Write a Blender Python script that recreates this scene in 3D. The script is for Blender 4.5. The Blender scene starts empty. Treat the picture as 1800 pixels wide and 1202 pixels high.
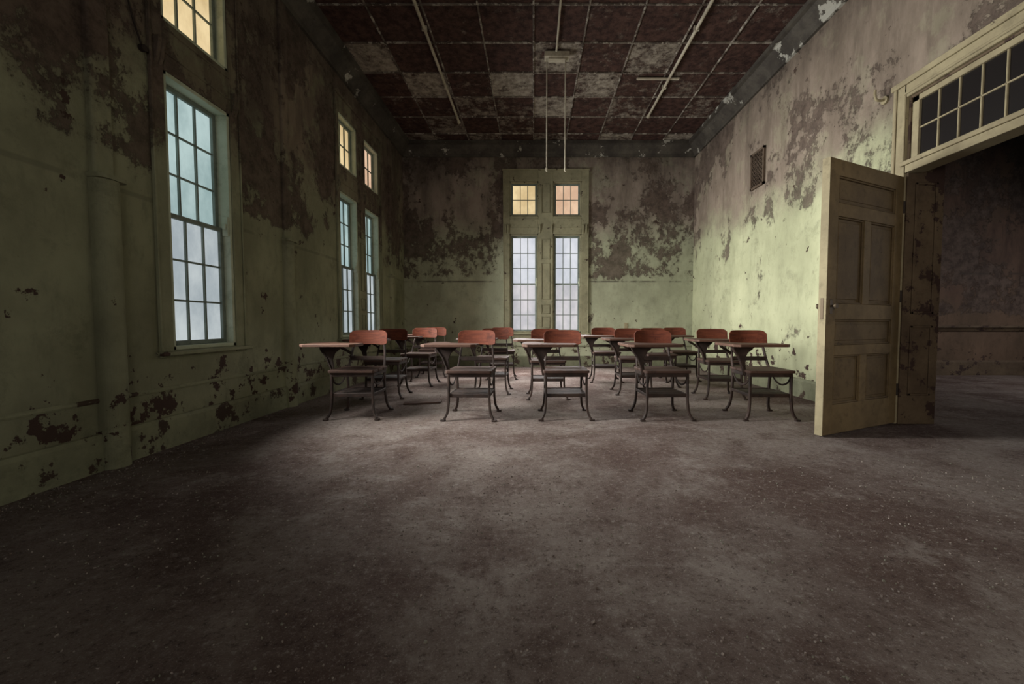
import bpy, bmesh, math, random
from mathutils import Vector, Matrix
random.seed(7)
scene = bpy.context.scene
try:
    scene.view_settings.view_transform = 'Standard'
    scene.view_settings.look = 'None'
except Exception: pass

# ------------------------------------------------------------------ dims
XL, XR, YB, YF, ZC = -2.56, 3.15, 8.2, -2.6, 4.35
TH = 0.30

# ------------------------------------------------------------------ node helper
class NT:
    def __init__(s, name):
        s.mat = bpy.data.materials.new(name); s.mat.use_nodes = True
        s.t = s.mat.node_tree; s.t.nodes.clear()
        s.out = s.t.nodes.new('ShaderNodeOutputMaterial')
        s.b = s.t.nodes.new('ShaderNodeBsdfPrincipled')
        s.t.links.new(s.b.outputs[0], s.out.inputs[0])
        s.pos = s.t.nodes.new('ShaderNodeNewGeometry').outputs['Position']
        sp = s.t.nodes.new('ShaderNodeSeparateXYZ'); s.t.links.new(s.pos, sp.inputs[0])
        s.x, s.y, s.z = sp.outputs
    def set(s, inp, v):
        if isinstance(v, bpy.types.NodeSocket): s.t.links.new(v, inp)
        elif isinstance(v, (tuple, list)):
            inp.default_value = (*v, 1.0) if len(v) == 3 and inp.type == 'RGBA' else v
        else: inp.default_value = v
    def math(s, op, a, b=0.0, clamp=False):
        n = s.t.nodes.new('ShaderNodeMath'); n.operation = op; n.use_clamp = clamp
        s.set(n.inputs[0], a); s.set(n.inputs[1], b); return n.outputs[0]
    def mix(s, f, a, b, mode='MIX'):
        n = s.t.nodes.new('ShaderNodeMix'); n.data_type = 'RGBA'; n.blend_type = mode
        s.set(n.inputs[0], f); s.set(n.inputs[6], a); s.set(n.inputs[7], b); return n.outputs[2]
    def vscale(s, v, sc, off=(0, 0, 0)):
        n = s.t.nodes.new('ShaderNodeMapping'); s.set(n.inputs[0], v)
        n.inputs['Scale'].default_value = sc; n.inputs['Location'].default_value = off
        return n.outputs[0]
    def noise(s, v, scale, detail=6, rough=.6, dist=0):
        n = s.t.nodes.new('ShaderNodeTexNoise'); s.set(n.inputs['Vector'], v)
        n.inputs['Scale'].default_value = scale; n.inputs['Detail'].default_value = detail
        n.inputs['Roughness'].default_value = rough; n.inputs['Distortion'].default_value = dist
        return n.outputs[0]
    def ss(s, v, a, b, lo=0.0, hi=1.0):
        n = s.t.nodes.new('ShaderNodeMapRange'); n.interpolation_type = 'SMOOTHSTEP'
        for i, x in enumerate((v, a, b, lo, hi)): s.set(n.inputs[i], x)
        return n.outputs[0]
    def bump(s, h, strength=.5, dist=.01):
        n = s.t.nodes.new('ShaderNodeBump'); n.inputs['Strength'].default_value = strength
        n.inputs['Distance'].default_value = dist; s.set(n.inputs['Height'], h)
        s.t.links.new(n.outputs[0], s.b.inputs['Normal'])
    def fin(s, col, rough=.85, spec=.25, metal=0):
        s.set(s.b.inputs['Base Color'], col); s.set(s.b.inputs['Roughness'], rough)
        s.b.inputs['Specular IOR Level'].default_value = spec
        s.b.inputs['Metallic'].default_value = metal
        return s.mat

def wall_mat(name, zb=2.9, dens=.5, spread=1.4, green=(.45, .47, .33), green2=(.35, .36, .25),
             mauve=(.29, .235, .20), mauve2=(.18, .14, .12), low=.66, topstain=.8, seed=0, zone=(1.70, 1.74), pk=.85, chips=0.0, soft=.35, thru=.5, tide=.75):
    m = NT(name)
    P = m.vscale(m.pos, (1, 1, 1), (seed, seed * .7, 0))
    n1 = m.noise(P, .9, 12, .72)
    zz = m.math('ADD', m.z, m.math('MULTIPLY', m.math('SUBTRACT', n1, .5), spread * 1.8))
    up = m.ss(zz, zb - soft, zb + soft)
    g = m.mix(m.ss(m.noise(P, 1.3, 8, .65), .35, .65), green2, green)
    g = m.mix(m.ss(m.noise(m.vscale(P, (1, 1, .4)), 9, 6, .75), .48, .75, 0, .6), g, tuple(c * .72 for c in green2))
    g = m.mix(m.ss(m.noise(P, 3.2, 12, .78), .53, .66, 0, .5), g, tuple(c * .6 for c in green2))
    mv = m.mix(m.ss(m.noise(m.vscale(P, (1, 1, .35)), 2.6, 10, .70), .36, .64), mauve2, mauve)
    mv = m.mix(m.ss(m.noise(P, 2.3, 12, .74), .52, .60, 0, thru), mv, green2)
    mv = m.mix(m.ss(m.noise(m.vscale(P, (1.6, 1.6, .22), (4, 8, 1)), 3.2, 9, .7), .53, .62, 0, .55), mv, tuple(c * .8 for c in mauve2))
    col = m.mix(up, g, mv)
    big = m.noise(m.vscale(P, (1, 1, .8), (3, 1, 5)), 1.25, 4, .55, .3)
    fin = m.noise(m.vscale(P, (1, 1, .85), (7, 2, 5)), 5.5, 13, .80, .1)
    n2 = m.math('ADD', m.math('MULTIPLY', big, .52), m.math('MULTIPLY', fin, .48))
    edge = m.math('ADD', m.z, m.math('MULTIPLY', m.math('SUBTRACT', m.noise(P, 6, 8, .7), .5), .30))
    zn = m.ss(edge, zone[0], zone[1])
    thr = m.ss(m.z, 1.7, 4.2, dens, dens + .03)
    thr = m.math('ADD', m.math('MULTIPLY', zn, m.math('SUBTRACT', thr, low)), low)
    d = m.math('SUBTRACT', n2, thr)
    patch = m.ss(d, 0, .018)
    halo = m.ss(d, -.035, .01, 0, .35)
    br = m.mix(m.ss(m.noise(P, 8, 10, .75), .35, .65), (.055, .036, .030), (.165, .12, .098))
    col = m.mix(halo, col, (.12, .095, .075))
    col = m.mix(m.math('MULTIPLY', patch, pk), col, br)
    tl = m.math('MULTIPLY', m.ss(m.z, 1.67, 1.685), m.ss(m.z, 1.70, 1.715, 1, 0))
    col = m.mix(m.math('MULTIPLY', tl, m.ss(m.noise(P, 3, 5), .42, .55, .1 * tide, tide)), col, (.07, .055, .045))
    n3 = m.noise(m.vscale(P, (1, 1, 1), (9, 4, 2)), 5.5, 10, .68)
    thr3 = m.ss(m.z, .30, .85, .575 - chips, .665 - chips * .6)
    chip = m.ss(m.math('SUBTRACT', n3, thr3), 0, .012)
    col = m.mix(chip, col, (.075, .045, .036))
    st = m.ss(m.math('ADD', m.z, m.math('MULTIPLY', m.math('SUBTRACT', m.noise(m.vscale(P, (1, 1, .3)), 2.2, 10, .7), .5), 1.8)), 3.4, 4.4, 0, topstain)
    col = m.mix(st, col, m.mix(m.ss(m.noise(P, 6, 9, .72), .38, .62), (.035, .026, .022), (.13, .10, .08)))
    gr = m.ss(m.noise(m.vscale(P, (1, 1, .5)), .6, 8, .66), .3, .72, .66, 1.0)
    col = m.mix(1.0, col, m.mix(gr, (0, 0, 0), (1, 1, 1)), 'MULTIPLY')
    fine = m.noise(P, 60, 3, .6)
    h = m.math('ADD', m.math('MULTIPLY', patch, -1.0), m.math('MULTIPLY', fine, .35))
    h = m.math('ADD', h, m.math('MULTIPLY', chip, -.8))
    m.bump(h, .6, .008)
    return m.fin(col, .8, .2)

def paint_mat(name, c1, c2, chipc=(.06, .04, .03), thr=.66, sc=5, rough=.7, spec=.2):
    m = NT(name)
    c = m.mix(m.ss(m.noise(m.pos, 2.2, 8, .7), .35, .65), c2, c1)
    c = m.mix(m.ss(m.noise(m.pos, 11, 9, .75), .50, .68, 0, .45), c, tuple(v * .55 for v in c2))
    chip = m.ss(m.noise(m.pos, sc, 10, .70), thr, thr + .02)
    c = m.mix(chip, c, chipc)
    m.bump(m.math('ADD', m.math('MULTIPLY', chip, -1), m.math('MULTIPLY', m.noise(m.pos, 50, 3), .2)), .4, .004)
    return m.fin(c, rough, spec)

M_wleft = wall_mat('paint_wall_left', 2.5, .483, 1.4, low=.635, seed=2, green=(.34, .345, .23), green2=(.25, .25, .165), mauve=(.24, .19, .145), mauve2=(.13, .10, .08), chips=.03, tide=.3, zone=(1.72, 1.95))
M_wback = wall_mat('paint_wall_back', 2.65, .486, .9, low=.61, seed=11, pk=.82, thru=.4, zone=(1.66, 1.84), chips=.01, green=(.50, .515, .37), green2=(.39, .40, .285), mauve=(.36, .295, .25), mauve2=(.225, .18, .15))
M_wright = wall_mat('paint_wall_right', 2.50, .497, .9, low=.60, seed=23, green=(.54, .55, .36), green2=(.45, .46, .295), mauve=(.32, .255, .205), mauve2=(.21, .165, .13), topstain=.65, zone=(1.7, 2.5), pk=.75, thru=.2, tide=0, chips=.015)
M_wfront = wall_mat('paint_wall_front', 2.9, .50, 1.0, seed=5)
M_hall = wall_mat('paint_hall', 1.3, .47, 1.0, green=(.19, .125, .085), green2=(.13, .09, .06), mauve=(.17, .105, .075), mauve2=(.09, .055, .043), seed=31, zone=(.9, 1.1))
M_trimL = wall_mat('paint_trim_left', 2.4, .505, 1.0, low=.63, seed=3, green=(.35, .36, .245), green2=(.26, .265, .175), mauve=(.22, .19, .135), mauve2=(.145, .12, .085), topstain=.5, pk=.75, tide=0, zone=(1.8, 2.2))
M_reveal = paint_mat('paint_reveal_pale', (.52, .56, .45), (.42, .46, .35), thr=.70, rough=.95, spec=.0)
M_trimB = paint_mat('paint_trim_olive', (.31, .29, .19), (.22, .205, .135), thr=.62, sc=6)
M_cream = paint_mat('paint_trim_cream', (.35, .30, .19), (.25, .21, .135), thr=.64, sc=7)
M_base = paint_mat('paint_skirting', (.25, .255, .165), (.17, .172, .115), thr=.56, sc=3.2)
M_cornice = paint_mat('paint_cornice', (.085, .075, .062), (.04, .034, .03), chipc=(.36, .35, .31), thr=.585, sc=2.6)
M_doorface = paint_mat('paint_door', (.215, .155, .080), (.135, .097, .050), thr=.66, sc=4)
M_panel = paint_mat('paint_door_panels', (.165, .118, .062), (.105, .073, .040), thr=.64, sc=4)
M_jamb = paint_mat('paint_jamb_peeling', (.15, .11, .07), (.09, .063, .042), thr=.55, sc=5, chipc=(.05, .03, .025))
M_sash = paint_mat('paint_sash', (.24, .28, .25), (.15, .18, .16), thr=.72)
M_dark = paint_mat('dark_metal', (.05, .04, .035), (.03, .022, .02), thr=.8)
M_conduit = paint_mat('conduit_paint', (.50, .46, .37), (.32, .28, .22), thr=.68)
M_brass = NT('old_brass'); M_brass = M_brass.fin((.12, .09, .06), .6, .4, .6)

# floor
m = NT('dusty_floor')
a = m.noise(m.pos, .75, 9, .68, .4); b = m.noise(m.vscale(m.pos, (1, 1, 1), (5, 3, 0)), 2.4, 13, .76, .2); c = m.noise(m.pos, 30, 8, .82)
col = m.mix(m.ss(a, .38, .60), (.180, .120, .104), (.35, .285, .258))
col = m.mix(m.ss(b, .50, .66, 0, .7), col, (.49, .42, .385))
col = m.mix(m.ss(b, .34, .48, .7, 0), col, (.135, .086, .073))
col = m.mix(m.ss(c, .53, .66, 0, .8), col, (.55, .485, .45))
col = m.mix(m.ss(c, .36, .48, .75, 0), col, (.08, .053, .046))
gran = m.noise(m.pos, 140, 5, .8)
col = m.mix(m.ss(gran, .56, .66, 0, .8), col, (.62, .56, .53))
col = m.mix(m.ss(gran, .34, .44, .6, 0), col, (.055, .037, .033))
m.bump(m.math('ADD', m.math('ADD', m.math('MULTIPLY', c, 1.6), m.math('MULTIPLY', gran, .8)), m.math('MULTIPLY', b, 1.8)), 1.0, .025)
M_floor = m.fin(col, .92, .12)

# ceiling
m = NT('peeling_ceiling_tiles')
at = m.t.nodes.new('ShaderNodeAttribute'); at.attribute_name = 'tone'; tone = at.outputs['Fac']
n = m.noise(m.pos, 4.5, 13, .80); n2 = m.noise(m.pos, 12, 9, .75)
dark = m.mix(m.ss(n2, .35, .65), (.022, .011, .010), (.080, .042, .034))
light = m.mix(m.ss(n2, .35, .65), (.15, .12, .10), (.38, .34, .285))
f = m.ss(m.math('ADD', n, m.math('MULTIPLY', m.math('SUBTRACT', tone, .5), .28)), .47, .60)
f = m.math('MULTIPLY', f, m.math('ADD', m.math('MULTIPLY', tone, .6), .38), True)
col = m.mix(f, dark, light)
m.bump(m.math('ADD', m.math('MULTIPLY', f, .8), n2), .7, .01)
M_ceil = m.fin(col, .85, .2)
M_rib = paint_mat('ceiling_seams', (.19, .16, .135), (.05, .036, .03), chipc=(.33, .30, .26), thr=.53, sc=9)

def wood_mat(name, c1, c2, rough=.5, spec=.4, axis=(1, 14, 14)):
    m = NT(name)
    tc = m.t.nodes.new('ShaderNodeTexCoord').outputs['Object']
    oi = m.t.nodes.new('ShaderNodeObjectInfo').outputs['Random']
    tc2 = m.t.nodes.new('ShaderNodeVectorMath'); tc2.operation = 'ADD'; m.set(tc2.inputs[0], tc)
    cx = m.t.nodes.new('ShaderNodeCombineXYZ'); m.set(cx.inputs[0], m.math('MULTIPLY', oi, 30)); m.t.links.new(cx.outputs[0], tc2.inputs[1])
    tc = tc2.outputs[0]
    n = m.noise(m.vscale(tc, axis), 3.5, 8, .62, .4)
    c = m.mix(m.ss(n, .33, .68), c2, c1)
    c = m.mix(m.ss(m.noise(tc, 9, 8, .7), .52, .68, 0, .7), c, tuple(x * .35 for x in c2))
    c = m.mix(m.math('MULTIPLY', oi, .45), c, c2)
    m.bump(n, .2, .003)
    return m.fin(c, rough, spec)
M_back = wood_mat('varnished_back_wood', (.185, .052, .027), (.092, .026, .016), .65, .15)
M_seat = wood_mat('worn_seat_wood', (.10, .057, .042), (.05, .027, .021), .65, .25)
M_tab = wood_mat('worn_tablet_wood', (.14, .072, .047), (.07, .035, .025), .6, .25)
M_iron = wood_mat('rusty_cast_iron', (.055, .031, .023), (.020, .012, .010), .65, .3, (3, 3, 3))

def pane_mat(name, c1, c2, st, sc=2.2):
    m = NT(name)
    n = m.noise(m.vscale(m.pos, (1, 1, .7)), sc, 7, .62)
    c = m.mix(m.ss(n, .36, .66), c2, c1)
    m.set(m.b.inputs['Emission Color'], c); m.b.inputs['Emission Strength'].default_value = st
    return m.fin((.06, .07, .07), .8, .08)
P_cool = pane_mat('frosted_pane_cool', (.46, .59, .58), (.28, .39, .39), 1.0)
P_cool2 = pane_mat('frosted_pane_dusk', (.53, .58, .59), (.34, .39, .42), 1.0)
P_back = pane_mat('frosted_pane_back', (.72, .73, .78), (.56, .58, .64), 1.0)
P_backlow = pane_mat('frosted_pane_back_low', (.68, .64, .66), (.47, .46, .49), 1.0)
P_warm = pane_mat('frosted_pane_warm', (.90, .71, .40), (.64, .47, .24), 1.0)
P_peach = pane_mat('frosted_pane_peach', (.88, .61, .41), (.64, .41, .27), 1.0)
P_dark = NT('dark_hall_pane').fin((.012, .010, .010), .25, .4)  # near-black colour stands in for the dark hall seen through the transom

# ------------------------------------------------------------------ mesh builder
class MB:
    def __init__(s): s.v = []; s.f = []; s.m = []
    def add(s, vs, fs, mi=0):
        o = len(s.v); s.v += [tuple(v) for v in vs]
        for f in fs: s.f.append([o + i for i in f]); s.m.append(mi)
    def box(s, x0, x1, y0, y1, z0, z1, mi=0):
        s.add([(x0, y0, z0), (x1, y0, z0), (x1, y1, z0), (x0, y1, z0), (x0, y0, z1), (x1, y0, z1), (x1, y1, z1), (x0, y1, z1)],
              [(0, 3, 2, 1), (4, 5, 6, 7), (0, 1, 5, 4), (1, 2, 6, 5), (2, 3, 7, 6), (3, 0, 4, 7)], mi)
    def prism(s, out, h0, h1, axis='z', mi=0):
        n = len(out)
        def P(a, b, h): return {'z': (a, b, h), 'x': (h, a, b), 'y': (a, h, b)}[axis]
        vs = [P(a, b, h0) for a, b in out] + [P(a, b, h1) for a, b in out]
        fs = [list(range(n))[::-1], list(range(n, 2 * n))] + [(i, (i + 1) % n, n + (i + 1) % n, n + i) for i in range(n)]
        s.add(vs, fs, mi)
    def sweep(s, pts, w, h, ref=(0, 1, 0), mi=0, n=0, sub=4):
        P = [Vector(p) for p in pts]; Q = []
        if len(P) > 2 and sub > 1:
            for i in range(len(P) - 1):
                a = P[max(i - 1, 0)]; b = P[i]; c = P[i + 1]; d = P[min(i + 2, len(P) - 1)]
                for k in range(sub):
                    t = k / sub
                    Q.append(.5 * ((2 * b) + (c - a) * t + (2 * a - 5 * b + 4 * c - d) * t * t + (3 * b - a - 3 * c + d) * t ** 3))
            Q.append(P[-1])
        else: Q = P
        ref = Vector(ref); rings = []
        for i, q in enumerate(Q):
            t = (Q[min(i + 1, len(Q) - 1)] - Q[max(i - 1, 0)]).normalized()
            n1 = (ref - t * ref.dot(t)).normalized(); n2 = t.cross(n1)
            if n: rings.append([q + n1 * w * math.cos(2 * math.pi * k / n) + n2 * w * math.sin(2 * math.pi * k / n) for k in range(n)])
            else: rings.append([q + n1 * a * w / 2 + n2 * b * h / 2 for a, b in ((-1, -1), (1, -1), (1, 1), (-1, 1))])
        k = len(rings[0]); vs = [v for r in rings for v in r]; fs = []
        for i in range(len(rings) - 1):
            for j in range(k): fs.append((i * k + j, i * k + (j + 1) % k, (i + 1) * k + (j + 1) % k, (i + 1) * k + j))
        fs.append(list(range(k))[::-1]); fs.append([len(vs) - k + j for j in range(k)])
        s.add(vs, fs, mi)
    def mesh(s, name, mats):
        me = bpy.data.meshes.new(name); me.from_pydata(s.v, [], s.f)
        for mt in mats: me.materials.append(mt)
        me.polygons.foreach_set('material_index', s.m)
        bm = bmesh.new(); bm.from_mesh(me); bmesh.ops.recalc_face_normals(bm, faces=bm.faces); bm.to_mesh(me); bm.free()
        me.update(); return me
    def obj(s, name, mats, parent=None, bevel=0, seg=1):
        if not isinstance(mats, (list, tuple)): mats = [mats]
        o = bpy.data.objects.new(name, s.mesh(name, mats)); scene.collection.objects.link(o)
        if parent: o.parent = parent
        if bevel:
            b = o.modifiers.new('bevel', 'BEVEL'); b.width = bevel; b.segments = seg; b.limit_method = 'ANGLE'
        return o
def empty(name, loc=(0, 0, 0), rz=0):
    e = bpy.data.objects.new(name, None); scene.collection.objects.link(e)
    e.location = loc; e.rotation_euler = (0, 0, rz); e.empty_display_size = .2; return e

# ------------------------------------------------------------------ walls with holes
def wall(name, mat, plane, a0, a1, n0, n1, z0, z1, holes):
    As = sorted({a0, a1, *[h[0] for h in holes], *[h[1] for h in holes]})
    Zs = sorted({z0, z1, *[h[2] for h in holes], *[h[3] for h in holes]})
    b = MB()
    for i in range(len(As) - 1):
        for j in range(len(Zs) - 1):
            ca = (As[i] + As[i + 1]) / 2; cz = (Zs[j] + Zs[j + 1]) / 2
            if any(h[0] < ca < h[1] and h[2] < cz < h[3] for h in holes): continue
            if plane == 'x': b.box(n0, n1, As[i], As[i + 1], Zs[j], Zs[j + 1])
            else: b.box(As[i], As[i + 1], n0, n1, Zs[j], Zs[j + 1])
    return b.obj(name, mat)

LZ = (.68, 2.62); UZ = (2.96, 3.64)
left_open = [(2.92, 3.54), (5.50, 6.06), (6.32, 6.88)]
back_open = [(-.47, .09), (.38, .94)]
holesL = [(a, b, *z) for a, b in left_open for z in (LZ, UZ)]
holesB = [(a, b, *z) for a, b in back_open for z in (LZ, UZ)]
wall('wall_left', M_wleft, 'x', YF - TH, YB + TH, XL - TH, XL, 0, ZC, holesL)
wall('wall_back', M_wback, 'y', XL, XR, YB, YB + TH, 0, ZC, holesB)
DO0, DO1, DZ = 1.35, 3.56, 2.78
wall('wall_right', M_wright, 'x', YF - TH, YB + TH, XR, XR + TH, 0, ZC, [(DO0, DO1, 0, DZ)])
front_open = [(-1.2, -.4), (1.0, 1.8)]
wall('wall_front', M_wfront, 'y', XL, XR, YF - TH, YF, 0, ZC, [(a, b, LZ[0], LZ[1]) for a, b in front_open])
b = MB(); b.box(XL - TH, 10.3, YF - TH, YB + TH, -.12, 0); b.obj('floor', M_floor)

# ceiling : tiles with seams
T = .615
b = MB(); tones = []
b2 = MB()
nx0, nx1 = -5, 6
ys = [YB - .46 - T * k for k in range(-1, 19)]
rnd = random.Random(12)
for i in range(nx0, nx1):
    x0 = max(i * T, XL); x1 = min((i + 1) * T, XR)
    if x1 <= x0: continue
    for k, y1 in enumerate(ys):
        y0 = y1 - T; yy1 = min(y1, YB); yy0 = max(y0, YF)
        if yy1 <= yy0: continue
        dz = rnd.uniform(0, .008)
        b.box(x0, x1, yy0, yy1, ZC + dz, ZC + .05)
        yc = (yy0 + yy1) / 2
        if yc > 5.2: t = rnd.uniform(.55, 1.0) if ((i + k) % 2 == 0 and rnd.random() < .72) or rnd.random() < .08 else rnd.uniform(.05, .42)
        elif yc > 4.4: t = rnd.uniform(.4, .7) if rnd.random() < .35 else rnd.uniform(.05, .35)
        else: t = rnd.uniform(.35, .6) if rnd.random() < .3 else rnd.uniform(.0, .3)
        tones += [t] * 6
o = b.obj('ceiling', M_ceil)
atr = o.data.attributes.new('tone', 'FLOAT', 'FACE'); atr.data.foreach_set('value', tones)
for i in range(nx0, nx1 + 1):
    x = i * T
    if XL < x < XR: b2.box(x - .010, x + .010, YF, YB, ZC - .012, ZC + .02)
for y in ys:
    if YF < y < YB: b2.box(XL, XR, y - .010, y + .010, ZC - .012, ZC + .02)
b2.obj('trim_ceiling_seams', M_rib, bevel=.004)

# cornice
prof = [(0, 4.10), (.035, 4.10), (.045, 4.15), (.07, 4.18), (.12, 4.23), (.155, 4.28), (.20, 4.29), (.20, 4.345), (0, 4.345)]
b = MB(); b.prism([(XL + p, z) for p, z in prof], YF, YB, 'y'); b.obj('trim_1', M_cornice)
b = MB(); b.prism([(XR - p, z) for p, z in prof], YF, YB, 'y'); b.obj('trim_2', M_cornice)
b = MB(); b.prism([(YB - p, z) for p, z in prof], XL, XR, 'x'); b.obj('trim_3', M_cornice)

# skirtings
sp = [(0, 0), (.022, 0), (.022, .19), (.014, .215), (0, .22)]
sc = [(0, .40), (.006, .40), (.010, .41), (.010, .420), (.004, .428), (0, .428)]
def skirt(name, fx, a0, a1, axis):
    b = MB(); b.prism([(fx(p), z) for p, z in sp], a0, a1, axis); b.prism([(fx(p), z) for p, z in sc], a0, a1, axis); b.obj(name, M_base)
skirt('baseboard_left', lambda p: XL + p, YF, YB, 'y')
skirt('baseboard_back', lambda p: YB - p, XL, XR, 'x')
b = MB()
b.prism([(XR - p, z) for p, z in sp], DO1 + .14, YB, 'y'); b.prism([(XR - p, z) for p, z in sp], YF, DO0 - .14, 'y'); b.obj('baseboard_right', M_base)

# pilasters / boxed pipes on the left wall
def pilaster(name, y0, y1, proj, upper=True):
    b = MB()
    def rr(p, r, y0, y1):
        o = [(XL, y0)]
        for k in range(9):
            a = math.pi / 2 * k / 8; o.append((XL + p - r + r * math.sin(a), y0 + r - r * math.cos(a)))
        for k in range(9):
            a = math.pi / 2 * k / 8; o.append((XL + p - r + r * math.cos(a), y1 - r + r * math.sin(a)))
        o.append((XL, y1)); return o
    b.prism(rr(proj, min(proj, (y1 - y0) / 2) * .92, y0, y1), 0, 1.715, 'z')
    b.prism(rr(proj + .012, .03, y0 - .010, y1 + .010), 1.71, 1.735, 'z')
    if upper: b.prism(rr(proj * .4, .015, y0 + .01, y1 - .01), 1.735, 4.12, 'z')
    b.obj(name, M_wleft)
pilaster('trim_4', 2.405, 2.545, .085)
pilaster('trim_5', 4.24, 4.38, .07)
pilaster('trim_6', 7.35, 7.5, .06)
b = MB()
b.sweep([(XL + .012, 2.66, 4.10), (XL + .012, 2.68, 3.5), (XL + .012, 2.655, 3.1), (XL + .012, 2.70, 2.85), (XL + .014, 2.76, 2.68)], .006, .006, (1, 0, 0), n=6, sub=6)
b.sweep([(XL, 2.77, 2.66), (XL + .03, 2.77, 2.66)], .022, .01, (0, 1, 0), n=12)
b.obj('hanging_wire', M_dark)

# ------------------------------------------------------------------ windows
def sash(name, par, x0, x1, z0, z1, y0, y1, cols, rows, pm, st=.034, mu=.014):
    b = MB()
    b.box(x0, x0 + st, y0, y1, z0, z1); b.box(x1 - st, x1, y0, y1, z0, z1)
    b.box(x0 + st, x1 - st, y0, y1, z0, z0 + st); b.box(x0 + st, x1 - st, y0, y1, z1 - st, z1)
    for i in range(1, cols):
        x = x0 + st + (x1 - x0 - 2 * st) * i / cols
        b.box(x - mu / 2, x + mu / 2, y0 + .006, y1 - .004, z0 + st, z1 - st)
    for i in range(1, rows):
        z = z0 + st + (z1 - z0 - 2 * st) * i / rows
        b.box(x0 + st, x1 - st, y0 + .008, y1 - .004, z - mu / 2, z + mu / 2)
    b.obj(name, M_sash, par, .003)
    g = MB(); ym = (y0 + y1) / 2 + .008
    g.box(x0 + st * .5, x1 - st * .5, ym, ym + .006, z0 + st * .5, z1 - st * .5)
    g.obj(name + '_glass', pm, par)

def window_unit(name, loc, rz, opens, cx0, cx1, pl, pu, trim, ztop=3.84, transom=True, reveal=M_reveal, thick=.028, apron=True):
    e = empty(name, loc, rz)
    zs = [(LZ, True)] + ([(UZ, False)] if transom else [])
    for k, (x0, x1) in enumerate(opens):
        for (z0, z1), low in zs:
            b = MB(); t = .028
            b.box(x0, x0 + t, -.004, .15, z0, z1); b.box(x1 - t, x1, -.004, .15, z0, z1)
            b.box(x0, x1, -.004, .15, z1 - t, z1); b.box(x0, x1, -.004, .15, z0, z0 + t)
            b.obj('jamb_%d%s' % (k, 'a' if low else 'b'), reveal, e, .003)
            X0, X1, Z0, Z1 = x0 + t, x1 - t, z0 + t, z1 - t
            if low:
                zm = (Z0 + Z1) / 2
                sash('upper_sash_%d' % k, e, X0, X1, zm - .017, Z1, .088, .120, 3, 3, pl[0])
                sash('lower_sash_%d' % k, e, X0, X1, Z0, zm + .017, .054, .086, 3, 3, pl[1])
                b = MB(); b.box(X1 - .02, X1, .0, .05, zm - .05, zm + .11); b.box(X1 - .032, X1 - .02, .01, .04, zm, zm + .05)
                b.obj('sash_lock_%d' % k, M_reveal, e, .004)
            else:
                sash('transom_sash_%d' % k, e, X0, X1, Z0, Z1, .06, .092, 3, 2, pu[k % len(pu)])
    b = MB(); zc0 = LZ[0] - .05; y0, y1 = -thick, 0.0
    zt = ztop if transom else LZ[1] + .14
    xs = [cx0] + [v for o in opens for v in o] + [cx1]
    for i in range(0, len(xs), 2):
        b.box(xs[i], xs[i + 1], y0, y1, zc0, zt)
        w = xs[i + 1] - xs[i]
        if w > .24:
            for (pz0, pz1) in ((.78, 1.0), (1.06, 1.24), (1.34, 2.05), (2.12, 2.52), (3.02, 3.58)):
                a0, a1 = xs[i] + .06, xs[i + 1] - .06
                for q in ((a0, a1, pz0, pz0 + .014), (a0, a1, pz1 - .014, pz1), (a0, a0 + .014, pz0, pz1), (a1 - .014, a1, pz0, pz1)):
                    b.box(q[0], q[1], y0 - .014, y0, q[2], q[3])
    for (x0, x1) in opens:
        b.box(x0, x1, y0, y1, UZ[1] if transom else LZ[1], zt)
        if transom:
            b.box(x0, x1, y0, y1, LZ[1], UZ[0])
            b.box(x0 + .0, x1 - .0, y0 - .010, y0, LZ[1] + .11, LZ[1] + .125); b.box(x0 + .0, x1 - .0, y0 - .010, y0, UZ[0] - .06, UZ[0] - .045)
    b.box(cx0 - .012, cx1 + .012, y0 - .02, y1, zt, zt + .03)
    b.box(cx0, cx0 + .018, y0 - .010, y0, zc0, zt); b.box(cx1 - .018, cx1, y0 - .010, y0, zc0, zt)
    if transom:
        for x in {round(v, 3) for v in (cx0 + .05, cx1 - .05, *[o[0] - .03 for o in opens], *[o[1] + .03 for o in opens])}:
            b.prism([(y0, 2.62), (y0 - .02, 2.66), (y0 - .03, 2.72), (y0 - .04, 2.77), (y0 - .04, 2.80), (y0, 2.80)], x - .014, x + .014, 'x')
    b.obj('casing', trim, e, .004)
    b = MB(); b.box(cx0 - .02, cx1 + .03, -.055, .02, LZ[0] - .035, LZ[0] - .006)
    if apron: b.box(cx0, cx1, -.025, 0, LZ[0] - .11, LZ[0] - .035)
    b.obj('sill', trim, e, .006, 2)
    return e

window_unit('window_1', (XL, 0, 0), math.pi / 2, [left_open[0]], 2.81, 3.65, (P_cool, P_cool2), (P_warm,), M_trimL, thick=.014, apron=False)
window_unit('window_2', (XL, 0, 0), math.pi / 2, left_open[1:], 5.41, 6.97, (P_cool, P_cool2), (P_warm, P_peach), M_trimL, thick=.016, apron=False)
window_unit('window_3', (0, YB, 0), 0, back_open, -.60, 1.08, (P_back, P_backlow), (P_warm, P_peach), M_trimB, reveal=M_trimB)
e = window_unit('window_4', (0, YF, 0), math.pi, [(-1.8, -1.0), (.4, 1.2)], -1.95, 1.35, (P_cool, P_cool), (P_warm,), M_trimL, transom=False)

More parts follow.
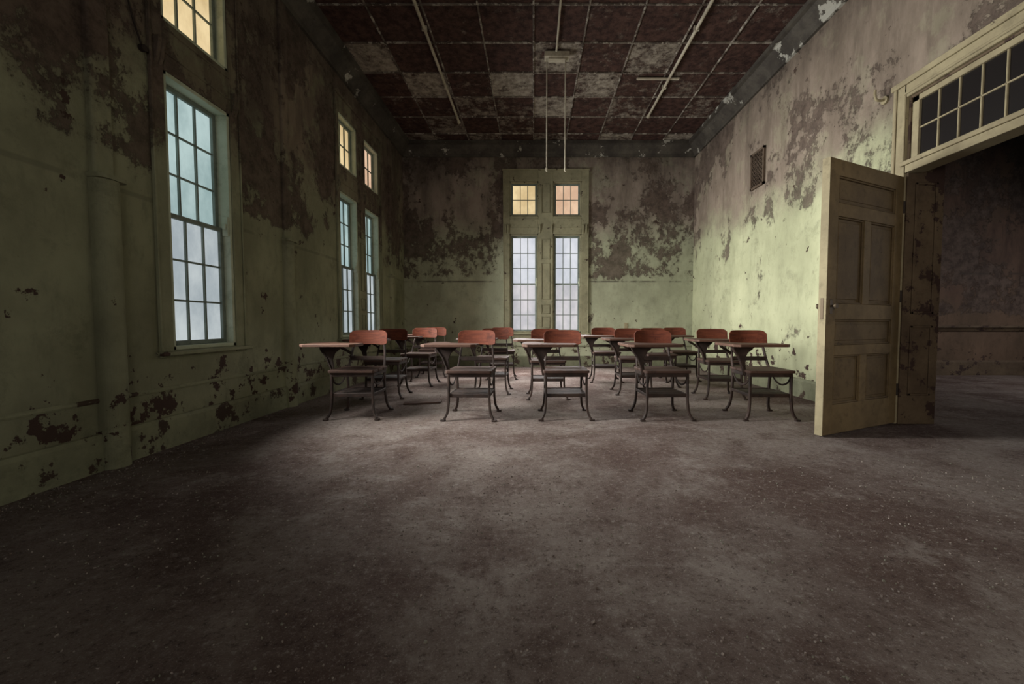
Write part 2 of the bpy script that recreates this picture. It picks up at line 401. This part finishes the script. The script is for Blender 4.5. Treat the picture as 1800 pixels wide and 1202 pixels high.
# ------------------------------------------------------------------ doorway on right wall
b = MB()
cw = .115; xi = XR - .03
def casing(b, y0, y1, z0, z1):
    b.box(xi, XR, y0, y1, z0, z1)
casing(b, DO1 - .02, DO1 + cw - .02, 0, DZ + cw); casing(b, DO0 - cw + .02, DO0 + .02, 0, DZ + cw); casing(b, DO0, DO1, DZ - .02, DZ + cw)
b.box(xi - .022, xi, DO0 - cw, DO1 + cw, DZ + cw - .035, DZ + cw + .012)
b.box(xi - .014, xi, DO1 + cw - .05, DO1 + cw - .02, 0, DZ + cw); b.box(xi - .010, xi, DO1 - .02, DO1 + .005, 2.20, DZ)
b.box(xi - .012, xi, DO0, DO1, DZ + .0, DZ + .02)
b.obj('trim_7', M_cream, bevel=.005)
b = MB()
b.box(XR - .004, XR + TH + .01, DO1 - .035, DO1 + .001, 0, DZ); b.box(XR - .004, XR + TH + .01, DO0 - .001, DO0 + .035, 0, DZ); b.box(XR, XR + TH + .01, DO0, DO1, DZ - .035, DZ + .001)
for z0, z1 in ((.25, .85), (.95, 2.05)):
    for q in ((XR + .06, XR + .25, z0, z0 + .02), (XR + .06, XR + .25, z1 - .02, z1), (XR + .06, XR + .08, z0, z1), (XR + .23, XR + .25, z0, z1)):
        b.box(q[0], q[1], DO1 - .047, DO1 - .035, q[2], q[3])
b.obj('trim_8', M_jamb, bevel=.004)
e = empty('window_5', (0, 0, 0))
b = MB()
b.box(XR - .035, XR + .12, DO0 + .035, DO1 - .035, 2.13, 2.20); b.box(XR - .055, XR + .02, DO0 + .0, DO1 - .0, 2.19, 2.225)
ty0, ty1, tz0, tz1 = DO0 + .035, DO1 - .035, 2.20, DZ - .035
fx0, fx1 = XR + .01, XR + .05
b.box(fx0, fx1, ty0, ty1, tz0, tz0 + .055); b.box(fx0, fx1, ty0, ty1, tz1 - .045, tz1)
b.box(fx0, fx1, ty0, ty0 + .05, tz0, tz1); b.box(fx0, fx1, ty1 - .06, ty1, tz0, tz1)
ga, gb = ty0 + .05, ty1 - .06; nc = 13
for i in range(1, nc):
    y = gb - (gb - ga) * i / nc; b.box(fx0 + .008, fx1 - .005, y - .006, y + .006, tz0 + .055, tz1 - .045)
zm = (tz0 + tz1) / 2 + .005; b.box(fx0 + .008, fx1 - .005, ga, gb, zm - .006, zm + .006)
b.obj('transom_frame', M_cream, e, .003)
b = MB(); b.box(fx0 + .022, fx0 + .027, ga - .01, gb + .01, tz0 + .045, tz1 - .035); b.obj('transom_glass', P_dark, e)

# door leaf
hx, hy = XR - .035, DO1 + .0
dx, dy = 2.185 - hx, 3.13 - hy
W = math.hypot(dx, dy)
door = empty('door_1', (hx, hy, 0), math.atan2(dy, dx))
b = MB(); t = .028; z0, z1 = .012, 2.10
st = .115
b.box(0, st, -t, t, z0, z1); b.box(W - st, W, -t, t, z0, z1)
zr = [(z0, .24), (.62, .70), (.90, 1.02), (1.68, 1.78), (1.98, z1)]
for a, c in zr: b.box(st, W - st, -t, t, a, c)
mid = W / 2
b.box(mid - .045, mid + .045, -t, t, .24, .62); b.box(mid - .045, mid + .045, -t, t, 1.02, 1.68)
panels = [(st, mid - .045, .24, .62), (mid + .045, W - st, .24, .62), (st, W - st, .70, .90), (st, mid - .045, 1.02, 1.68), (mid + .045, W - st, 1.02, 1.68), (st, W - st, 1.78, 1.98)]
b.obj('frame', M_doorface, door, .003)
b = MB()
for a, c, d, f in panels:
    b.box(a, c, -.008, .008, d, f)
    b.box(a + .035, c - .035, -.013, .013, d + .035, f - .035)
    for sg in (-1, 1):
        y0, y1 = sorted((sg * .008, sg * .022))
        b.box(a, c, y0, y1, d, d + .014); b.box(a, c, y0, y1, f - .014, f); b.box(a, a + .014, y0, y1, d, f); b.box(c - .014, c, y0, y1, d, f)
b.obj('panels', M_panel, door, .004)
b = MB(); b.box(W, W + .004, -t, t, z0, z1); b.obj('edge_strip', M_cream, door)
b = MB(); b.box(W + .003, W + .007, -.012, .012, .90, 1.06); b.box(W - .075, W - .04, -t - .003, t + .003, .94, 1.05)
for sg in (-1, 1):
    b.sweep([(W - .057, sg * t, 1.0), (W - .057, sg * (t + .035), 1.0)], .008, .01, (1, 0, 0), n=10)
    b.sweep([(W - .057, sg * (t + .022), 1.0), (W - .057, sg * (t + .030), 1.0)], .016, .01, (1, 0, 0), n=14)
    b.sweep([(W - .057, sg * (t + .030), 1.0), (W - .057, sg * (t + .044), 1.0)], .020, .01, (1, 0, 0), n=14)
b.obj('lock_and_knob', M_brass, door, .002)
b = MB()
for z in (.3, 1.1, 1.85): b.sweep([(-.008, t, z - .05), (-.008, t, z + .05)], .009, .01, (1, 0, 0), n=10); b.box(-.004, .0, -.02, t, z - .045, z + .045)
b.obj('hinges', M_dark, door)

# ------------------------------------------------------------------ hall beyond
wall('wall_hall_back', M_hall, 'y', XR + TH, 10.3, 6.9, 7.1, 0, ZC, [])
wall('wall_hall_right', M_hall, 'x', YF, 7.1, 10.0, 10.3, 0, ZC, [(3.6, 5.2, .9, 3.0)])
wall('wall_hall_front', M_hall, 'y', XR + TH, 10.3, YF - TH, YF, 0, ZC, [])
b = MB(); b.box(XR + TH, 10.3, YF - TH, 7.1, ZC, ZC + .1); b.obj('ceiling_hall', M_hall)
b = MB()
b.prism([(6.9 - p, z) for p, z in ((0, .74), (.02, .74), (.05, .79), (.07, .80), (.07, .83), (0, .83))], XR + TH, 10, 'x')
b.prism([(6.9 - p, z) for p, z in ((0, 0), (.03, 0), (.03, .22), (0, .25))], XR + TH, 10, 'x')
b.obj('baseboard_hall', M_jamb)
e = empty('window_6', (10.0, 0, 0), -math.pi / 2)
for k, (a, c) in enumerate(((-5.2, -4.4), (-4.4, -3.6))): sash('sash_%d' % k, e, a, c, .9, 3.0, .06, .10, 3, 5, P_cool)

# ------------------------------------------------------------------ ceiling conduits, hanging lamp bracket, vent
def conduit(name, x, y0, y1, r=.014):
    b = MB(); b.sweep([(x, y0, ZC - .035), (x, y1, ZC - .035)], r, r, (1, 0, 0), n=10)
    y = y0 + .4
    while y < y1:
        b.box(x - .03, x + .03, y - .012, y + .012, ZC - .053, ZC - .0 + .0); y += 1.2
    b.sweep([(x, y1 - .02, ZC - .035), (x, y1 + .0, ZC - .035)], r * 1.6, r, (1, 0, 0), n=10)
    b.obj(name, M_conduit)
conduit('ceiling_conduit', -1.28, YF, 7.25, .019)
conduit('ceiling_conduit', 1.91, YF, 7.05, .019)
b = MB()
b.sweep([(.29, YF, ZC - .03), (.29, 5.4, ZC - .03)], .013, .01, (1, 0, 0), n=10)
b.box(.14, .46, 5.42, 5.54, ZC - .075, ZC - .01); b.box(.19, .41, 5.44, 5.52, ZC - .10, ZC - .075)
for x in (.17, .41): b.sweep([(x, 5.48, ZC - .07), (x, 5.48, 2.86)], .009, .01, (1, 0, 0), n=8); b.sweep([(x, 5.48, 2.90), (x, 5.48, 2.85)], .014, .01, (1, 0, 0), n=8)
b.obj('lamp_hanger', M_conduit, bevel=.003)
b = MB(); b.box(1.46, 2.06, 5.98, 6.02, ZC - .035, ZC - .012); b.obj('ceiling_batten', M_conduit, bevel=.004)
b = MB(); vy0, vy1, vz0, vz1 = 5.70, 6.05, 2.77, 3.28; x1 = XR; x0 = XR - .03
b.box(x0, x1, vy0, vy1, vz0, vz0 + .03); b.box(x0, x1, vy0, vy1, vz1 - .03, vz1); b.box(x0, x1, vy0, vy0 + .03, vz0, vz1); b.box(x0, x1, vy1 - .03, vy1, vz0, vz1)
b.box(x1 - .004, x1, vy0 + .03, vy1 - .03, vz0 + .03, vz1 - .03, 1)
def clipseg(p, q):
    (y0, z0), (y1, z1) = p, q; t0, t1 = 0, 1
    for d, lo, hi, s0 in ((y1 - y0, vy0 + .03, vy1 - .03, y0), (z1 - z0, vz0 + .03, vz1 - .03, z0)):
        if abs(d) < 1e-9: continue
        a, c = (lo - s0) / d, (hi - s0) / d
        if a > c: a, c = c, a
        t0 = max(t0, a); t1 = min(t1, c)
    if t1 - t0 < .02: return None
    return (y0 + (y1 - y0) * t0, z0 + (z1 - z0) * t0), (y0 + (y1 - y0) * t1, z0 + (z1 - z0) * t1)
for k in range(-8, 9):
    for sg in (-1, 1):
        yc = (vy0 + vy1) / 2 + k * .06; zc = (vz0 + vz1) / 2
        s_ = clipseg((yc - sg * .5, zc - .5), (yc + sg * .5, zc + .5))
        if s_: b.sweep([(x0 + .012, *s_[0]), (x0 + .012, *s_[1])], .012, .006, (1, 0, 0))
b.obj('air_vent_grille', [paint_mat('vent_paint', (.13, .095, .07), (.08, .055, .04)), M_dark])
b = MB(); b.sweep([(XR, 3.78, 2.86), (XR - .02, 3.78, 2.86)], .035, .01, (0, 1, 0), n=14); b.sweep([(XR - .02, 3.78, 2.86), (XR - .08, 3.78, 2.86), (XR - .10, 3.78, 2.90), (XR - .10, 3.78, 2.95)], .011, .01, (0, 1, 0), n=8)
b.obj('wall_lamp_bracket', M_cream)
b = MB(); b.box(1.80, 1.87, YB - .012, YB, .77, .88); b.box(1.815, 1.855, YB - .016, YB - .012, .835, .86); b.box(1.815, 1.855, YB - .016, YB - .012, .79, .815); b.obj('wall_outlet', M_cream, bevel=.003)

# ------------------------------------------------------------------ tablet-arm school desk
def rrect(x0, x1, y0, y1, r, n=5):
    o = []
    for cx, cy, a0 in ((x1 - r, y1 - r, 0), (x0 + r, y1 - r, 90), (x0 + r, y0 + r, 180), (x1 - r, y0 + r, 270)):
        for k in range(n + 1):
            a = math.radians(a0 + 90 * k / n); o.append((cx + r * math.cos(a), cy + r * math.sin(a)))
    return o
def grid_board(b, x0, x1, fz0, fz1, fy, th, mi, nx=20, nz=6):
    vs = []; fs = []
    for side in (0, 1):
        for i in range(nx + 1):
            x = x0 + (x1 - x0) * i / nx
            for j in range(nz + 1):
                z = fz0(x) + (fz1(x) - fz0(x)) * j / nz; vs.append((x, fy(x, z) + side * th, z))
    N = (nx + 1) * (nz + 1); I = lambda s, i, j: s * N + i * (nz + 1) + j
    for i in range(nx):
        for j in range(nz):
            fs.append((I(0, i, j), I(0, i + 1, j), I(0, i + 1, j + 1), I(0, i, j + 1))); fs.append((I(1, i, j), I(1, i, j + 1), I(1, i + 1, j + 1), I(1, i + 1, j)))
        fs.append((I(0, i, 0), I(1, i, 0), I(1, i + 1, 0), I(0, i + 1, 0))); fs.append((I(0, i, nz), I(0, i + 1, nz), I(1, i + 1, nz), I(1, i, nz)))
    for j in range(nz):
        fs.append((I(0, 0, j), I(0, 0, j + 1), I(1, 0, j + 1), I(1, 0, j))); fs.append((I(0, nx, j), I(1, nx, j), I(1, nx, j + 1), I(0, nx, j + 1)))
    b.add(vs, fs, mi)
def desk_mesh():
    b = MB()
    for y0, y1 in ((-.21, -.085), (-.08, .045), (.05, .18)):
        b.prism(rrect(-.205, .205, y0, y1, .018, 3), .426, .450, 'z', 2)
    for s in (-1, 1):
        b.box(s * .185 - .010, s * .185 + .010, -.18, .17, .392, .426, 0)
    b.box(-.19, .19, -.188, -.168, .390, .426, 0); b.box(-.19, .19, .155, .175, .390, .426, 0)
    for s in (-1, 1):
        b.sweep([(s * .182, -.176, .41), (s * .181, -.176, .30), (s * .183, -.180, .17), (s * .194, -.19, .07), (s * .222, -.205, .014)], .028, .019, (0, 1, 0), 0)
        b.sweep([(s * .182, .160, .41), (s * .178, .167, .30), (s * .180, .18, .17), (s * .190, .20, .07), (s * .214, .225, .014)], .028, .019, (0, 1, 0), 0)
        for y in (-.207, .227):
            xx = .228 if y < 0 else .220
            b.prism(rrect(s * xx - .024, s * xx + .024, y - .020, y + .020, .012, 3), 0, .016, 'z', 0)
        b.sweep([(s * .182, -.178, .225), (s * .182, .178, .225)], .012, .026, (1, 0, 0), 0)
        b.sweep([(s * .183, -.165, .395), (s * .183, -.12, .33), (s * .183, -.02, .30), (s * .183, .08, .33), (s * .183, .15, .395)], .010, .016, (1, 0, 0), 0)
        b.sweep([(s * .176, .15, .40), (s * .170, .20, .48), (s * .158, .245, .60), (s * .145, .268, .70), (s * .140, .276, .76)], .014, .032, (1, 0, 0), 0)
    for k in range(6):
        y = -.165 + k * .058; b.box(-.178, .178, y, y + .044, .222, .234, 0)
    b.box(-.18, .18, -.182, -.168, .208, .240, 0); b.box(-.18, .18, .165, .179, .208, .240, 0)
    def fz1(x): return .802 - .036 * abs(x / .185) ** 9
    def fz0(x): return .648 + .012 * (1 - abs(x / .185) ** 2) + .024 * abs(x / .185) ** 9
    grid_board(b, -.185, .185, fz0, fz1, lambda x, z: .262 - 1.1 * x * x + (z - .65) * .16, .014, 1)
    b.box(-.165, .165, .205, .217, .505, .545, 0)
    o = [(-.36, .16), (-.28, .17), (-.235, .10), (-.20, .0), (-.10, -.06), (.05, -.085), (.085, -.12), (.085, -.31), (.05, -.345), (-.35, -.345), (-.395, -.30), (-.40, -.10), (-.385, .10)]
    b.prism(o, .666, .690, 'z', 3)
    pl = [(-.178, .39), (-.215, .40), (-.228, .47), (-.250, .54), (-.292, .60), (-.315, .655), (-.115, .655), (-.135, .632), (-.175, .60), (-.198, .54), (-.190, .46)]
    b.prism(pl, -.112, -.096, 'y', 0)
    b.sweep([(-.195, -.103, .40), (-.222, -.103, .48), (-.255, -.103, .565), (-.295, -.103, .62), (-.308, -.103, .664)], .036, .014, (0, 1, 0), 0)
    b.box(-.33, -.08, -.17, -.07, .654, .666, 0)
    b.sweep([(-.165, .235, .57), (-.24, .22, .62), (-.31, .16, .655), (-.32, .10, .665)], .026, .014, (0, 0, 1), 0)
    return b.mesh('school_desk_mesh', [M_iron, M_back, M_seat, M_tab])
DM = desk_mesh()
pos = [(-1.64, 3.87, 2), (-.57, 3.83, -2), (.29, 3.85, 1), (1.19, 3.84, 2), (2.12, 3.84, -1),
       (-1.75, 4.9, 3), (-.52, 5.2, -2), (.16, 4.85, 2), (1.24, 5.15, 0), (1.74, 5.75, 2), (2.19, 4.85, -3),
       (-1.62, 5.85, -3), (-1.66, 6.8, 4), (1.08, 6.2, -2), (2.24, 6.3, 2), (-.5, 6.5, 3)]
for x, y, r in pos:
    o = bpy.data.objects.new('school_desk', DM); scene.collection.objects.link(o)
    o.location = (x, y, 0); o.rotation_euler = (0, 0, math.radians(r))
    bv = o.modifiers.new('bevel', 'BEVEL'); bv.width = .003; bv.segments = 1; bv.limit_method = 'ANGLE'

# fallen board and floor debris
b = MB(); b.prism([(-.19, -.05), (-.05, -.07), (.2, -.06), (.22, .03), (.02, .07), (-.17, .05)], 0, .018, 'z')
o = b.obj('fallen_board', M_seat, bevel=.003); o.location = (-1.22, 4.45, 0.001); o.rotation_euler = (0, 0, .3)
b = MB(); r = random.Random(5)
for k in range(9000):
    q = r.random()
    if q < .35: x = r.uniform(XL + .05, XR - .05); y = r.uniform(.3, YB - .1)
    elif q < .55: x = r.uniform(-2.2, 2.6); y = r.uniform(.8, 2.4)
    elif q < .8: x = XL + abs(r.gauss(0, .18)) + .03; y = r.uniform(.5, YB - .1)
    else: x = r.uniform(XL + .05, XR - .05); y = YB - abs(r.gauss(0, .3)) - .03
    if not (XL < x < XR and y < YB): continue
    s = r.uniform(.0012, .0045) * (1.8 if r.random() < .03 else 1); a0 = r.uniform(0, 6.3); n = r.choice((3, 4, 5)); hh = r.uniform(.001, .003)
    tz = [r.uniform(0, .003) for _ in range(n)]
    pts = [(x + s * r.uniform(.6, 1.2) * math.cos(a0 + 6.283 * q / n), y + s * r.uniform(.6, 1.2) * math.sin(a0 + 6.283 * q / n)) for q in range(n)]
    vs = [(p[0], p[1], 0) for p in pts] + [(p[0], p[1], hh + z) for p, z in zip(pts, tz)]
    b.add(vs, [list(range(n, 2 * n))] + [(i, (i + 1) % n, n + (i + 1) % n, n + i) for i in range(n)], r.choice((0, 0, 1, 2)))
b.obj('floor_debris', [paint_mat('flake_a', (.30, .255, .23), (.2, .165, .15)), paint_mat('flake_b', (.16, .12, .105), (.10, .072, .062)), paint_mat('flake_c', (.22, .21, .17), (.16, .15, .12))])

# ------------------------------------------------------------------ lights
def area(name, loc, d, sx, sy, power, col, spread=100):
    L = bpy.data.lights.new(name, 'AREA'); L.shape = 'RECTANGLE'; L.size = sx; L.size_y = sy; L.energy = power; L.color = col
    L.spread = math.radians(spread)
    o = bpy.data.objects.new(name, L); scene.collection.objects.link(o); o.location = loc
    o.rotation_euler = Vector(d).to_track_quat('-Z', 'Y').to_euler(); return o
sky = (1.0, 1.0, .94)
area('daylight_1', (XL + .20, 3.23, 1.70), (1, .08, -.26), .5, 1.5, 84, sky, 104)
area('daylight_2', (XL + .16, 5.78, 1.65), (1, -.04, -.12), .45, 1.7, 60, sky, 116)
area('daylight_3', (XL + .16, 6.60, 1.65), (1, -.14, -.12), .45, 1.7, 60, sky, 116)
area('daylight_4', (-.19, YB - .40, 1.75), (-.1, -.70, -1), .45, 1.0, 24, (1, .95, .93), 100)
area('daylight_5', (.66, YB - .40, 1.75), (.1, -.70, -1), .45, 1.0, 24, (1, .95, .93), 100)
area('fill_rear', (1.0, YF + .1, 1.8), (.12, 1, -.04), 2.2, 1.8, 38, (1.0, .90, .78), 110)  # unseen fill light added behind the camera
area('daylight_7', (9.9, 4.4, 1.95), (-1, .3, -.5), 1.5, 2.0, 44, (1, .93, .9), 110)

w = bpy.data.worlds.new('overcast'); scene.world = w; w.use_nodes = True
w.node_tree.nodes['Background'].inputs[0].default_value = (.6, .68, .75, 1); w.node_tree.nodes['Background'].inputs[1].default_value = .3

# ------------------------------------------------------------------ camera
cam = bpy.data.cameras.new('camera'); co = bpy.data.objects.new('camera', cam); scene.collection.objects.link(co)
cam.sensor_width = 36; cam.lens = 14.5; cam.shift_x = -38 / 1800; cam.clip_start = .05
co.location = (0, 0, .87); co.rotation_euler = (math.radians(90 - 2.6), 0, 0)
scene.camera = co
